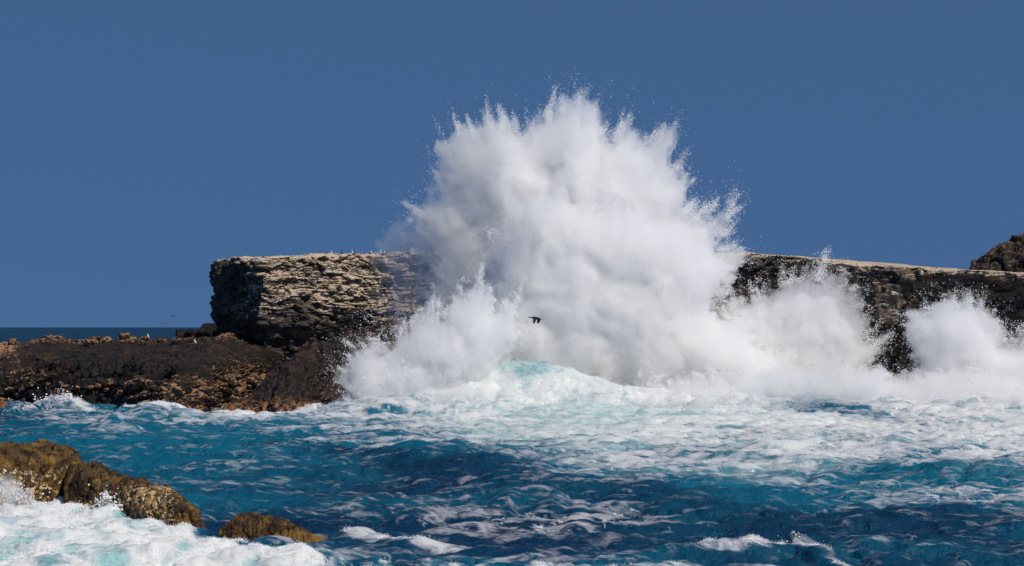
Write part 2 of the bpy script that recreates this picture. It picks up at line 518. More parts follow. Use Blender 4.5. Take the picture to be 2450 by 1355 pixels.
NC, YR = 1060, []
y = 72.0
while y < 352: YR.append(y); y *= 1.00178
while y < 90000: YR.append(y); y *= 1.045 if y > 420 else 1.01
YR = np.array(YR, np.float32); ANG = np.linspace(-0.30, 0.30, NC).astype(np.float32)
YY, AA = np.meshgrid(YR, ANG, indexing='ij'); XX = AA * (YY + 65.0)
H, DX, DY, FO, AI, CV = sea(XX, YY)
V = np.stack([XX + DX, YY + DY, H], 2)
me = mesh_from('sea', V.reshape(-1, 3), grid_quads(len(YR), NC)[:, ::-1], mat=M_WATER, attrs={'foam': FO, 'air': AI, 'cov': CV})
add('sea', me, kind='structure', label='blue and turquoise sea streaked with white foam', cat='water')
FOAM_GRID = (V.reshape(-1, 3), FO.ravel(), YY.ravel())

# ------------------------------------------------------------------ rocks
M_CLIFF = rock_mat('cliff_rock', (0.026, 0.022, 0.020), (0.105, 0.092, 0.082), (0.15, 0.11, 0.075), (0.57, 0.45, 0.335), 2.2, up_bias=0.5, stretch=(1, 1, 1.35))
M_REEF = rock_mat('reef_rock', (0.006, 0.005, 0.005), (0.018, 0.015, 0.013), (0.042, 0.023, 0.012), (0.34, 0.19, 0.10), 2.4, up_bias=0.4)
M_WET = rock_mat('wet_rock', (0.006, 0.004, 0.004), (0.022, 0.013, 0.009), (0.046, 0.022, 0.011), (0.24, 0.105, 0.035), 2.0, up_bias=0.5, rough=0.5)
M_WEED = rock_mat('weedy_rock', (0.020, 0.010, 0.003), (0.115, 0.062, 0.014), (0.25, 0.140, 0.022), (0.62, 0.45, 0.25), 5.0, up_bias=0.1, bumpd=0.12, rough=0.55)
M_KNOLL = rock_mat('knoll_rock', (0.012, 0.009, 0.007), (0.050, 0.034, 0.024), (0.09, 0.05, 0.03), (0.3, 0.22, 0.15), 1.8)


def poly_resample(P, ds):
    P = np.array(P, float); seg = np.linalg.norm(np.diff(P[:, :2], axis=0), axis=1); s = np.concatenate([[0], np.cumsum(seg)])
    t = np.linspace(0, s[-1], int(s[-1] / ds)); return t, np.stack([np.interp(t, s, P[:, i]) for i in range(P.shape[1])], 1)


# the long cliff: plan line (photo column, distance, top row, base height)
CL = [(545, 420, 640, 7), (526, 366, 620, 7.5), (622, 343, 616, 7.0), (760, 346, 610, 6.0), (900, 350, 605, 4.0), (1010, 353, 601, 1.0), (1300, 358, 600, -2), (1600, 358, 602, -2), (1800, 352, 607, -2), (1960, 345, 620, -2), (1975, 344, 628, -2), (2110, 335, 640, -2), (2450, 318, 655, -2), (2800, 304, 668, -2), (2950, 340, 660, -2)]
pl = [(wx(a, b), b, wz(c, b), d, a) for a, b, c, d in CL]
S, PL = poly_resample(pl, 0.22)
tx, ty = np.gradient(PL[:, 0]), np.gradient(PL[:, 1])
k = np.ones(15) / 15
def blur(a): return np.convolve(np.pad(a, 7, mode='edge'), k, 'valid')
tx, ty = blur(tx), blur(ty); tl = np.hypot(tx, ty); nx, ny = ty / tl, -tx / tl
NW = 130
T = np.linspace(0, 1, NW)
back = np.array([0.25, 0.6, 1.2, 2.2, 4, 8, 16, 30.0])
ns, nt_ = len(S), NW + len(back)
Pw = np.zeros((ns, nt_, 3)); tt = np.zeros((ns, nt_))
s2, t2 = np.meshgrid(S, T, indexing='ij')
zb, zt = PL[:, 3:4], PL[:, 2:3] + 0.25 * n2(S / 3, S * 0, 5)[:, None] + 0.12 * n2(S / 0.8, S * 0, 6)[:, None]
z = zb + (zt - zb) * t2
col = PL[:, 4:5] + 0 * t2
zz = z + 0.9 * n2(s2 / 14, z / 20, 8) + 0.25 * n2(s2 / 4, z / 6, 9)
thick = np.cumsum(RNG.uniform(0.8, 2.6, 60)); lid = np.searchsorted(thick, zz + 6)
lr = RNG.uniform(-1, 1, 80)[lid]
f1, gap, rid = cell2(s2 / 4.2 + 0.3 * n2(s2 / 2, z / 2, 4), zz / 1.7, 1)
f1b, gapb, ridb = cell2(s2 / 1.1, zz / 0.7, 2)
bx, by = PL[:, 0:1] + 0 * t2, PL[:, 1:2] + 0 * t2
d = 1.7 * fbm3(bx / 9, by / 9, z / 9, 4, 3) + 0.36 * lr * (0.6 + 0.6 * n2(s2 / 6, lid * 3.7, 2))
d += 0.9 * (rid - 0.5) - 0.4 * sstep(0.12, 0.0, gap) + 0.28 * (ridb - 0.5) - 0.15 * sstep(0.1, 0, gapb)
d += 0.34 * fbm3(bx / 2, by / 2, z / 1.3, 4, 13)
pocket = sstep(0.25, 0.55, n3(bx / 3.4, by / 3.4, z / 1.8, 23)); d -= 1.1 * pocket * sstep(0.25, 0.5, t2)
mesa = sstep(1150, 900, col)
right = sstep(1750, 1900, col)
d -= mesa * 3.0 * sstep(0.42, 0.0, t2 - 0.07 * n2(s2 / 5, z * 0, 7)) - mesa * 0.7
d -= right * (3.2 * sstep(0.93, 0.80, t2) - 2.2 * sstep(0.35, 0.0, t2)) - right * 1.2
notch = np.exp(-((col - 2105) / 18) ** 2); d -= right * 2.2 * notch * sstep(0.95, 0.6, t2)
d -= 0.5 * sstep(0.97, 1.0, t2)
Pw[:, :NW, 0] = bx + nx[:, None] * d; Pw[:, :NW, 1] = by + ny[:, None] * d; Pw[:, :NW, 2] = z
for j, bk in enumerate(back):
    q = d[:, -1] - bk
    Pw[:, NW + j, 0] = PL[:, 0] + nx * q; Pw[:, NW + j, 1] = PL[:, 1] + ny * q
    Pw[:, NW + j, 2] = zt[:, 0] + 0.30 * min(1, bk) * n2(S / 1.2, S * 0 + bk, 15) - 0.01 * bk
tt[:, :NW] = t2; tt[:, NW:] = 1.1
colf = PL[:, 4:5] + 0 * tt
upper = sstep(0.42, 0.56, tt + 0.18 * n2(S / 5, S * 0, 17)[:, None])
lf_mesa = sstep(560, 640, colf) * sstep(1300, 900, colf)  # end face: darker bare rock, with its shade put into the colour too
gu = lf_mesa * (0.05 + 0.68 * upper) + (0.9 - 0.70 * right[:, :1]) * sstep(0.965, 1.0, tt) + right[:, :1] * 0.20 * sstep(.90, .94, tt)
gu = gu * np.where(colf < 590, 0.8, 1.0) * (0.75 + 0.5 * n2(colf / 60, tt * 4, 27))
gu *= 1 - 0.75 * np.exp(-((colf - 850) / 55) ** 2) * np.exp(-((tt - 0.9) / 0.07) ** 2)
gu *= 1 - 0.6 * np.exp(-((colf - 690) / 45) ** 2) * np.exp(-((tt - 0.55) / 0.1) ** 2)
ctr = np.array([0, 345, 0.0])
KR = int(NW * 0.955)
cliff = add('sea_cliff', None, ctr, label='long flat-topped layered sea cliff with pale droppings and a dark undercut end', cat='cliff')
for nm, j0, j1 in (('cliff_face', 0, KR + 1), ('caprock', KR, nt_)):
    sub = (Pw - ctr)[:, j0:j1]
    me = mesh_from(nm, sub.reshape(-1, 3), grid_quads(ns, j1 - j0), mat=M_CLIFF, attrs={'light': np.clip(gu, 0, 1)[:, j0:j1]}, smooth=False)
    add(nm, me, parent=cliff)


def boulder_mesh(name, seed, mat, sub=3, light=None):
    bm = bmesh.new(); bmesh.ops.create_icosphere(bm, subdivisions=sub, radius=1.0)
    co = np.array([v.co[:] for v in bm.verts])
    q = np.sign(co) * np.abs(co) ** 0.75
    q *= (1 + 0.30 * fbm3(co[:, 0] * 1.1, co[:, 1] * 1.1, co[:, 2] * 1.1, 4, seed))[:, None]
    for v, c in zip(bm.verts, q): v.co = c
    me = bpy.data.meshes.new(name); bm.to_mesh(me); bm.free()
    at = me.attributes.new('light', 'FLOAT', 'POINT'); at.data.foreach_set('value', np.full(len(co), 0.22 + 0.3 * ((seed * 7) % 5) / 5 if light is None else light, np.float32))
    me.materials.append(mat)
    return me


# low rock shelf in front of and left of the cliff
xs = np.linspace(-150, -8, 560)
prof_s = np.linspace(0, 1, 230)
# front foot row per column
foot_px = [-700, -100, 0, 60, 150, 230, 330, 450, 520, 640, 760, 860, 1100]
foot_py = [962, 962, 964, 968, 974, 976, 982, 988, 984, 962, 945, 930, 910]
P3 = np.zeros((len(xs), len(prof_s), 3)); LT = np.zeros((len(xs), len(prof_s)))
fy0 = 300.0
pxs = 1225 + FPX * xs / 312.0
Yf = gy(np.interp(pxs, foot_px, foot_py)) + 1.5 * n2(xs / 7, xs * 0, 41) + 3.0 * n2(xs / 22, xs * 0, 42)
brow = np.interp(pxs, [-600, 0, 200, 500, 700, 900], [5.4, 5.6, 6.0, 6.0, 6.2, 6.5])
crestz = np.interp(pxs, [-600, -50, 60, 150, 330, 420, 470, 520, 700, 900], [9.3, 9.5, 9.5, 9.75, 9.9, 10.2, 11.0, 10.5, 10.2, 9.5])
for i in range(len(xs)):
    #            s     dY    z
    kp = np.array([0, .10, .30, .50, .62, .85, 1.0])
    dy = np.array([-4, 0, 4.0, 13, 24, 58, 95])
    kz = np.array([-2.0, 0.0, 3.6, brow[i], brow[i] + 1.4, crestz[i], crestz[i] - 5])
    P3[i, :, 0] = xs[i]; P3[i, :, 1] = Yf[i] + np.interp(prof_s, kp, dy); P3[i, :, 2] = np.interp(prof_s, kp, kz)
N3 = grid_normals(P3); N3 *= np.sign(N3[..., 2:3] + 1e-6)
x_, y_, z_ = P3[..., 0], P3[..., 1], P3[..., 2]
dd = 1.0 * fbm3(x_ / 8, y_ / 8, z_ / 5, 4, 53) + 0.8 * np.abs(fbm3(x_ / 3.2, y_ / 3.2, z_ / 2.2, 4, 57)) + 0.22 * fbm3(x_ / .9, y_ / .9, z_ / .9, 3, 59)
f1, gap, rid = cell2(x_ / 2.4, (y_ + z_ * 1.4) / 2.4, 5)
dd += 0.8 * (rid - 0.5) - 0.5 * sstep(0.14, 0, gap)
topf = sstep(0.5, 0.62, prof_s)[None, :]
P3 += N3 * (dd * (1 - 0.45 * topf))[..., None]
pxg = (1225 + FPX * P3[..., 0] / P3[..., 1]); pyg = HOR - (P3[..., 2] - CAMZ) * FPX / P3[..., 1]
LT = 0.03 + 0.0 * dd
LT += 0.42 * np.exp(-((pxg - 590) / 75) ** 2 - ((pyg - 900) / 34) ** 2)  # tan patch, with its sunlit look put into the colour
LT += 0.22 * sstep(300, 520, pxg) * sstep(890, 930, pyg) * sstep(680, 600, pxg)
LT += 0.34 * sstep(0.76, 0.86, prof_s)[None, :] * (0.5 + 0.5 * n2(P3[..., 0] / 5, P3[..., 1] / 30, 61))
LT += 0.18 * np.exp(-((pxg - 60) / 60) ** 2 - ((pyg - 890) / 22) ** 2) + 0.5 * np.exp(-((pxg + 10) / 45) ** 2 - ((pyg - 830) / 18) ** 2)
ctr = np.array([-60, 340, 0.0])
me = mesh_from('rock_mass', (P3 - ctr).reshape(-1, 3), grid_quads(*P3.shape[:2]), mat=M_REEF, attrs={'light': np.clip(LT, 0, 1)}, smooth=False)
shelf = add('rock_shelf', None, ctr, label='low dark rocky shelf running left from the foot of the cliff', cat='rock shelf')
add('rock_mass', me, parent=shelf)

# loose boulders on the shelf, parts of it
BM = [boulder_mesh('boulder', 100 + i, M_REEF, 3) for i in range(7)]
DARK = boulder_mesh('boulder', 140, M_REEF, 3, 0.0)
def surf_pt(px, py):
    q = (pxg - px) ** 2 + ((pyg - py) * 1.5) ** 2
    return P3.reshape(-1, 3)[np.argmin(q)]
rb = np.random.default_rng(5)
spots = [(rb.uniform(330, 660), rb.uniform(905, 985), rb.uniform(.45, 1.1)) for _ in range(75)]
spots += [(rb.uniform(0, 330), rb.uniform(920, 972), rb.uniform(.4, 1.0)) for _ in range(35)]
spots += [(px, 816 + rb.uniform(-3, 8), rb.uniform(.5, 1.0)) for px in rb.uniform(0, 430, 34)]
spots += [(120, 814, 1.1), (300, 811, 1.2), (315, 815, .8), (440, 792, 1.5), (455, 790, 1.3), (490, 785, 1.8), (510, 784, 1.6), (5, 972, 1.4), (668, 808, .9)]
for px, py, r in spots:
    p = surf_pt(px, py)
    o = add('boulder', DARK if (400 < px < 560 and py < 800) else BM[rb.integers(7)], parent=shelf)
    o.location = p - ctr + np.array([0, 0, 0.15 * r]); o.scale = (r * rb.uniform(.8, 1.4), r * rb.uniform(.8, 1.2), r * rb.uniform(.55, .9)); o.rotation_euler = (rb.uniform(-.3, .3), rb.uniform(-.3, .3), rb.uniform(0, 6.3))


CB = boulder_mesh('boulder', 150, M_CLIFF, 3, 0.12)
for px, py, Yc, r in ((2104, 694, 331, 1.3), (2133, 696, 330, 1.5), (2112, 718, 330, 1.4), (2140, 722, 329, 1.7), (2098, 742, 330, 1.6), (2125, 752, 328, 1.9)):
    o = add('boulder', CB, parent=cliff); o.location = np.array([wx(px, Yc), Yc, wz(py, Yc)]) - np.array([0, 345, 0.0]); o.scale = (r, r, r * .75); o.rotation_euler = (rb.uniform(-.4, .4), rb.uniform(-.4, .4), rb.uniform(0, 6))


def ridge_rock(name, spine, nu, nv, mat, disp, seed, light_fn, label, cat, foot=-1.2, expo=0.8, smooth=True, group=None):
    """spine: (column, top row, distance, half width front, half width back)"""
    A = np.array([(wx(a, c), c, wz(b, c), d, e) for a, b, c, d, e in spine], float)
    s = np.concatenate([[0], np.cumsum(np.hypot(np.diff(A[:, 0]), np.diff(A[:, 1])))])
    u = np.linspace(0, s[-1], nu); Q = np.stack([np.interp(u, s, A[:, i]) for i in range(5)], 1)
    for i in (2, 3, 4): Q[:, i] = np.convolve(np.pad(Q[:, i], 4, mode='edge'), np.ones(9) / 9, 'valid')
    ph = np.linspace(-1, 1, nv) * math.pi / 2 * 1.0
    c, sn = np.cos(ph), np.sin(ph)
    hw = np.where(sn[None, :] < 0, Q[:, 3:4], Q[:, 4:5])
    P = np.zeros((nu, nv, 3))
    P[..., 0] = Q[:, 0:1]; P[..., 1] = Q[:, 1:2] + hw * np.sign(sn) * np.abs(sn) ** 0.9
    P[..., 2] = foot + (Q[:, 2:3] - foot) * c ** expo
    N = grid_normals(P); N *= np.sign(N[..., 2:3] + 1e-6)
    x, y_, z = P[..., 0], P[..., 1], P[..., 2]
    dsp = disp * (fbm3(x / (disp * 6), y_ / (disp * 6), z / (disp * 6), 6, seed, 0.55) + 0.5 * np.abs(fbm3(x / (disp * 2.2), y_ / (disp * 2.2), z / (disp * 2.2), 3, seed + 9)) - 0.15)
    f1, gap, rid = cell2(x / (disp * 4.2), (y_ - z * 1.2) / (disp * 4.2), seed % 7)
    dsp += disp * (0.8 * (rid - 0.5) - 0.5 * sstep(0.15, 0, gap))
    P = P + N * dsp[..., None]
    lt = light_fn(1225 + FPX * P[..., 0] / P[..., 1], HOR - (P[..., 2] - CAMZ) * FPX / P[..., 1], P)
    ctr = np.array([A[:, 0].mean(), A[:, 1].mean(), 0.0])
    me = mesh_from(name, (P - ctr).reshape(-1, 3), grid_quads(nu, nv), mat=mat, attrs={'light': np.clip(lt, 0, 1)}, smooth=smooth)
    return add(name, me, ctr, label=label, cat=cat, group=group)


ridge_rock('rock_slope', [(455, 1015, 278, 1, 3), (500, 996, 280, 3, 5), (560, 968, 284, 6, 8), (610, 938, 289, 9, 10), (650, 898, 295, 14, 12), (700, 868, 300, 22, 14), (770, 822, 308, 16, 16), (850, 796, 314, 14, 18), (960, 785, 318, 14, 20), (1100, 785, 322, 14, 20), (1200, 805, 322, 12, 18)], 380, 220, M_WET, 0.8, 5,
           lambda px, py, P: 0.05 + 0.48 * sstep(945, 980, py) * sstep(800, 700, px), 'dark wet rock ramp sloping down to the sea beside the breaking wave', 'rock', smooth=False)
ridge_rock('rocky_knoll', [(2322, 655, 392, 6, 8), (2345, 632, 392, 10, 12), (2370, 605, 394, 14, 16), (2410, 580, 396, 18, 20), (2450, 570, 398, 20, 24), (2550, 560, 402, 20, 24), (2700, 580, 404, 20, 24), (2850, 660, 404, 10, 14)], 220, 120, M_KNOLL, 1.2, 8,
           lambda px, py, P: 0.06 + 0 * px, 'rounded brown rocky knoll rising behind the right end of the cliff', 'rock', foot=14, smooth=False)
ridge_rock('tidal_rock', [(-260, 1120, 142, 4, 4), (-150, 1075, 142, 5, 5), (-40, 1062, 142, 6, 5), (60, 1066, 142, 6, 5), (120, 1064, 142, 5.5, 5), (165, 1070, 142, 4.5, 4), (182, 1095, 142, 3, 3), (192, 1150, 142, 2, 2)], 330, 200, M_WEED, 0.32, 12,
           lambda px, py, P: 0.05 + 0.34 * sstep(1090, 1150, py) * sstep(185, 120, px), 'large blocky brown weed-topped rock at left edge with barnacled pale face', 'rock', expo=0.55, smooth=False)
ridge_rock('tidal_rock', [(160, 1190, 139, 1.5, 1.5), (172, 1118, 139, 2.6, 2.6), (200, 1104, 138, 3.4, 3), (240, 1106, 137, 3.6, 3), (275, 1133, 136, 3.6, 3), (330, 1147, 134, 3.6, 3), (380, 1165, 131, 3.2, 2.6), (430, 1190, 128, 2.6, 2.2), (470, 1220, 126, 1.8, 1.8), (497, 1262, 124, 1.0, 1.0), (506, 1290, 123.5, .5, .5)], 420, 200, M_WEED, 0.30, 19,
           lambda px, py, P: 0.03 + 0.38 * sstep(235, 330, px) * sstep(480, 380, px) * sstep(1145, 1170, py), 'long speckled brown rock ridge sloping down right into white water', 'rock', expo=0.7, smooth=False)  # pale speckle kept off the left face: its shade goes into the colour
ridge_rock('tidal_rock', [(512, 1300, 116, .4, .4), (528, 1274, 116, .9, .9), (558, 1244, 116, 1.5, 1.5), (592, 1231, 116, 1.9, 1.7), (645, 1234, 115.5, 2.1, 1.7), (705, 1254, 115, 2.0, 1.6), (765, 1286, 113.5, 1.5, 1.2), (808, 1310, 112.0, 1.0, .7), (836, 1340, 111, .4, .3)], 300, 160, M_WEED, 0.17, 27,
           lambda px, py, P: 0.04 + 0 * px, 'small golden-brown weed-covered rock poking out of blue water alone', 'rock', foot=-0.8, smooth=False)
ridge_rock('tidal_rock', [(-70, 1330, 110, .6, .6), (-40, 1290, 110, 1.2, 1.2), (-12, 1275, 110, 1.1, 1.1), (5, 1300, 110, .6, .6), (12, 1340, 110, .3, .3)], 90, 80, M_WEED, 0.12, 33,
           lambda px, py, P: 0.05 + 0 * px, 'sliver of dark rock cut off by the lower left corner', 'rock', smooth=False)
ridge_rock('tidal_rock', [(-60, 985, 305, 1, 1), (-30, 958, 305, 2, 2), (-4, 952, 305, 2, 2), (14, 968, 305, 1.2, 1.2), (24, 990, 305, .5, .5)], 80, 70, M_WET, 0.3, 37,
           lambda px, py, P: 0.5 + 0 * px, 'small orange-brown rock at the left edge below the shelf', 'rock', foot=-0.8, smooth=False)

# ------------------------------------------------------------------ spray
GN = bpy.data.node_groups.new('droplets', 'GeometryNodeTree')
GN.interface.new_socket('Geometry', in_out='INPUT', socket_type='NodeSocketGeometry')
GN.interface.new_socket('Geometry', in_out='OUTPUT', socket_type='NodeSocketGeometry')
_n, _l = GN.nodes, GN.links
gi, go = _n.new('NodeGroupInput'), _n.new('NodeGroupOutput')
na = _n.new('GeometryNodeInputNamedAttribute'); na.data_type = 'FLOAT'; na.inputs['Name'].default_value = 'rad'
cmpn = _n.new('FunctionNodeCompare'); cmpn.data_type = 'FLOAT'; cmpn.operation = 'GREATER_THAN'; cmpn.inputs['B'].default_value = 1e-5
mp = _n.new('GeometryNodeMeshToPoints'); dg = _n.new('GeometryNodeDeleteGeometry'); jg = _n.new('GeometryNodeJoinGeometry'); sm = _n.new('GeometryNodeSetMaterial')
sm.inputs['Material'].default_value = M_DROP
_l.new(na.outputs['Attribute'], cmpn.inputs['A'])
_l.new(gi.outputs[0], mp.inputs['Mesh']); _l.new(cmpn.outputs['Result'], mp.inputs['Selection']); _l.new(na.outputs['Attribute'], mp.inputs['Radius'])
_l.new(mp.outputs[0], sm.inputs['Geometry'])
_l.new(gi.outputs[0], dg.inputs['Geometry']); _l.new(cmpn.outputs['Result'], dg.inputs['Selection'])
_l.new(dg.outputs[0], jg.inputs[0]); _l.new(sm.outputs[0], jg.inputs[0]); _l.new(jg.outputs[0], go.inputs[0])


def poly_sd(P, x, z):
    """signed distance to polygon, positive inside"""
    d = np.full(x.shape, 1e9, np.float32); ins = np.zeros(x.shape, bool)
    n = len(P)
    for i in range(n):
        x1, z1 = P[i]; x2, z2 = P[(i + 1) % n]
        ex, ez = x2 - x1, z2 - z1
        t = np.clip(((x - x1) * ex + (z - z1) * ez) / (ex * ex + ez * ez + 1e-9), 0, 1)
        d = np.minimum(d, (x - x1 - t * ex) ** 2 + (z - z1 - t * ez) ** 2)
        c = (z1 > z) != (z2 > z)
        ins ^= c & (x < ex * (z - z1) / (ez if abs(ez) > 1e-9 else 1e-9) + x1)
    d = np.sqrt(d)
    return np.where(ins, d, -d)


def spray(name, poly, Y0, label, od=4.0, R=9.0, kd=0.8, rad=(0.045, 0.085), edge=0.7, bump=2.2, bs=6.0, lam=0.7, src=None, finger=1.5, ff=9.0, dens=None, core=True, rough=1.2, seed=0, back=0.25, fringe=0.3, vd=0.8, cell=0.34, ee=1.0, jets=0, inn=0.16):
    r = np.random.default_rng(1000 + seed)
    P = [(wx(a, Y0), wz(b, Y0)) for a, b in poly]
    xs_, zs_ = np.array([p[0] for p in P]), np.array([p[1] for p in P])
    mar = 3 * edge + finger
    x0, x1, z0, z1 = xs_.min() - mar, xs_.max() + mar, zs_.min() - mar * 0.3, zs_.max() + mar
    sx, sz = (wx(src[0], Y0), wz(src[1], Y0)) if src else ((x0 + x1) / 2, z0 - 5)

    def shape(x, z, sh=0, sd=None):
        if sd is None: sd = poly_sd(P, x, z)
        ang = np.arctan2(x - sx, z - sz); rr = np.hypot(x - sx, z - sz)
        fg = n2(ang * ff, rr / 14, seed + 3) + 0.6 * n2(ang * ff * 2.7, rr / 8, seed + 4) + 0.35 * n2(ang * ff * 6, rr / 5, seed + 5)
        sd = sd + finger * fg + rough * fbm2(x / 3.0, z / 3.0, 4, seed + 7, 0.55)
        if sh: sd = sd + 0.55 * sh * (fbm2(x / 1.3, z / 1.3, 3, seed + 8 + sh, 0.6) + 0.8 * n2(ang * ff * 9, rr / 3.5, seed + 9 + sh))
        return sd, ang, rr

    def body(x, z):
        return poly_sd(P, x, z) + 0.8 * rough * n2(x / 5, z / 5, seed + 6)

    def depth(sd, x, z, bsd):
        q = np.clip(bsd + 1.0, 0.3, R)
        T = kd * R * (1 - (1 - q / R) ** 2) ** 0.8 * sstep(-0.3, 2.6, sd)
        return T + bump * (billow2(x / bs, z / bs, 5, seed + 11, 0.55) - 0.35) * sstep(0, 3, sd)

    area = (x1 - x0) * (z1 - z0)
    rm2 = (rad[0] ** 2 + rad[0] * rad[1] + rad[1] ** 2) / 3
    n = int(od * area / (math.pi * rm2))
    x = r.uniform(x0, x1, n).astype(np.float32); z = r.uniform(z0, z1, n).astype(np.float32)
    sd, ang, rr = shape(x, z)
    clump = np.clip(0.5 + 1.7 * fbm2(x / 1.1, z / 1.1, 3, seed + 33, 0.6) + 0.9 * n2(ang * ff * 5, rr / 3, seed + 35), 0.0, 2.2)
    pr = np.where(sd > 0, inn + (1 - inn) * np.exp(-np.maximum(sd, 0) / 1.3), fringe * np.exp(np.minimum(sd, 0) / edge))
    pr = pr * np.where(sd < 0.8, clump, 1.0)
    streak = 0.72 + 0.55 * n2(ang * ff * 3, rr / 4, seed + 21) + 0.4 * fbm2(x / 1.6, z / 1.6, 3, seed + 23)
    pr = pr * np.clip(streak, 0.12, 1.3)
    if dens is not None: pr = pr * dens(1225 + FPX * x / Y0, HOR - (z - CAMZ) * FPX / Y0)
    keep = r.random(n) < pr
    x, z, sd = x[keep], z[keep], sd[keep]; n = len(x)
    T = depth(sd, x, z, body(x, z))
    if jets:   # long uneven fingers thrown outwards
        jx, jz, js = [], [], []
        edges = [(P[i], P[(i + 1) % len(P)]) for i in range(len(P))]
        edges = [e for e in edges if (e[0][1] + e[1][1]) / 2 > z0 + 0.42 * (z1 - z0)]
        L = np.array([math.dist(*e) for e in edges])
        for _ in range(jets):
            e = edges[r.choice(len(edges), p=L / L.sum())]; t = r.random()
            bx_, bz_ = e[0][0] + t * (e[1][0] - e[0][0]), e[0][1] + t * (e[1][1] - e[0][1])
            a_ = math.atan2(bx_ - sx, bz_ - sz) + r.normal(0, 0.16); ln = r.gamma(1.6, 0.8) + 0.3; w = r.uniform(0.14, 0.5); m_ = int(r.uniform(50, 200) * ln * w / 0.2)
            u = r.beta(1.1, 1.9, m_) * (ln + 1.6) - 1.6; cr = r.normal(0, w, m_) * (1.1 - 0.6 * np.clip(u / ln, 0, 1)) + 0.12 * np.sin(u * 1.7 + r.random() * 6)
            jx.append(bx_ + math.sin(a_) * u + math.cos(a_) * cr); jz.append(bz_ + math.cos(a_) * u - math.sin(a_) * cr); js.append(np.full(m_, -0.1))
        x = np.concatenate([x] + jx); z = np.concatenate([z] + jz); sd = np.concatenate([sd] + js); T = np.concatenate([T, np.zeros(len(x) - n)]); n = len(x)
    isback = r.random(n) < back
    dep = r.exponential(lam, n)
    y_ = np.where(isback, Y0 + T - dep, Y0 - T + dep)
    y_ = y_ + r.normal(0, 1, n) * np.where(sd < 1.0, edge * 1.2, 0.12)
    rd = r.uniform(rad[0], rad[1], n) * np.where(sd < 0.3, np.minimum(r.gamma(3.0, 0.33, n) + 0.25, 1.6), 1)
    x = x + r.normal(0, 0.06, n); z = z + r.normal(0, 0.06, n)
    pts = np.stack([x, y_, z], 1)
    V, Q = np.zeros((0, 3)), np.zeros((0, 4), int)
    if core:
        g = 0.55
        gx, gz = np.arange(x0, x1, g), np.arange(z0, z1, g)
        if len(gx) > 3 and len(gz) > 3:
            X, Z = np.meshgrid(gx, gz, indexing='ij')
            sd2, _, _ = shape(X, Z)
            if dens is not None: sd2 = sd2 - 6.0 * (1 - np.clip(dens(1225 + FPX * X / Y0, HOR - (Z - CAMZ) * FPX / Y0) * 1.25, 0, 1))
            ins = sd2 > 3.6
            T2 = np.maximum(depth(sd2 - 1.0, X, Z, body(X, Z)) - 1.4 / max(vd, 0.2), 0.15) * sstep(3.0, 8.0, sd2)
            fr = np.stack([X, Y0 - T2, Z], 2).reshape(-1, 3); bk = np.stack([X, Y0 + T2, Z], 2).reshape(-1, 3)
            q = grid_quads(len(gx), len(gz)); ok = ins.ravel()[q].all(1); q = q[ok]
            if len(q):
                Vall = np.concatenate([fr, bk]); qa = np.concatenate([q, q[:, ::-1] + len(fr)])
                used = np.unique(qa); mp_ = np.zeros(len(Vall), int); mp_[used] = np.arange(len(used))
                V, Q = Vall[used], mp_[qa]
    mi = np.zeros(len(Q), np.int32)
    # mist: nested closed hulls, thin and ragged outside, dense inside
    if vd:
        gx, gz = np.arange(x0, x1, cell), np.arange(z0, z1, cell)
        X, Z = np.meshgrid(gx, gz, indexing='ij')
        q0 = grid_quads(len(gx), len(gz)); sd0 = poly_sd(P, X, Z); bsd0 = sd0 + 0.8 * rough * n2(X / 5, Z / 5, seed + 6)
        for lev, (off, frac) in enumerate(((0.9, 0.10), (0.1, 0.25), (-1.1, 0.65))):
            sd2, _, _ = shape(X, Z, (2, 1, 0)[lev] + 0.001, sd0)
            sd2 = sd2 + off * ee
            if dens is not None: sd2 = sd2 - (0.3, 1.2, 4.0)[lev] * (1 - np.clip(dens(1225 + FPX * X / Y0, HOR - (Z - CAMZ) * FPX / Y0) * 1.25, 0, 1))
            ins = sd2.ravel() > 0.0
            ok = ins[q0].all(1)
            for _ in range(40):          # drop slivers that would enclose nothing
                inner = np.ones(len(ins), bool); inner[q0[~ok].ravel()] = False
                bad = ok & ~inner[q0].any(1)
                if not bad.any(): break
                ok &= ~bad
            touch = np.zeros(len(ins), bool); touch[q0[ok].ravel()] = True
            rim = touch & ~inner
            q = q0[ok]; T2 = np.maximum(depth(sd2, X, Z, bsd0 + off * ee) - 0.25 * lev, 0.05).ravel(); T2[rim] = 0
            if not len(q): continue
            Xr, Zr = X.ravel(), Z.ravel()
            fr = np.stack([Xr, Y0 - T2, Zr], 1); bk = np.stack([Xr, Y0 + T2, Zr], 1)
            nb = len(fr); bi = np.arange(nb) + nb; bi[rim] = np.arange(nb)[rim]
            qa = np.concatenate([q, bi[q][:, ::-1]]); Vall = np.concatenate([fr, bk])
            used = np.unique(qa); mp_ = np.zeros(len(Vall), int); mp_[used] = np.arange(len(used))
            mi = np.concatenate([mi, np.full(len(qa), lev + 1, np.int32)])
            Q = np.concatenate([Q, mp_[qa] + len(V)]); V = np.concatenate([V, Vall[used]])
    allv = np.concatenate([V, pts]); ra = np.concatenate([np.zeros(len(V)), rd])
    ctr = np.array([(x0 + x1) / 2, Y0, 0.0])
    me = mesh_from(name, allv - ctr, Q if len(Q) else None, mat=M_FOAMCORE, attrs={'rad': ra})
    if vd:
        for f in (0.10, 0.25, 0.65): me.materials.append(mist(vd * f))
        me.polygons.foreach_set('material_index', mi)
    o = add(name, me, ctr, label=label, cat='spray', kind='stuff')
    md = o.modifiers.new('droplets', 'NODES'); md.node_group = GN
    print('SPRAY', name, n, len(Q))
    return o


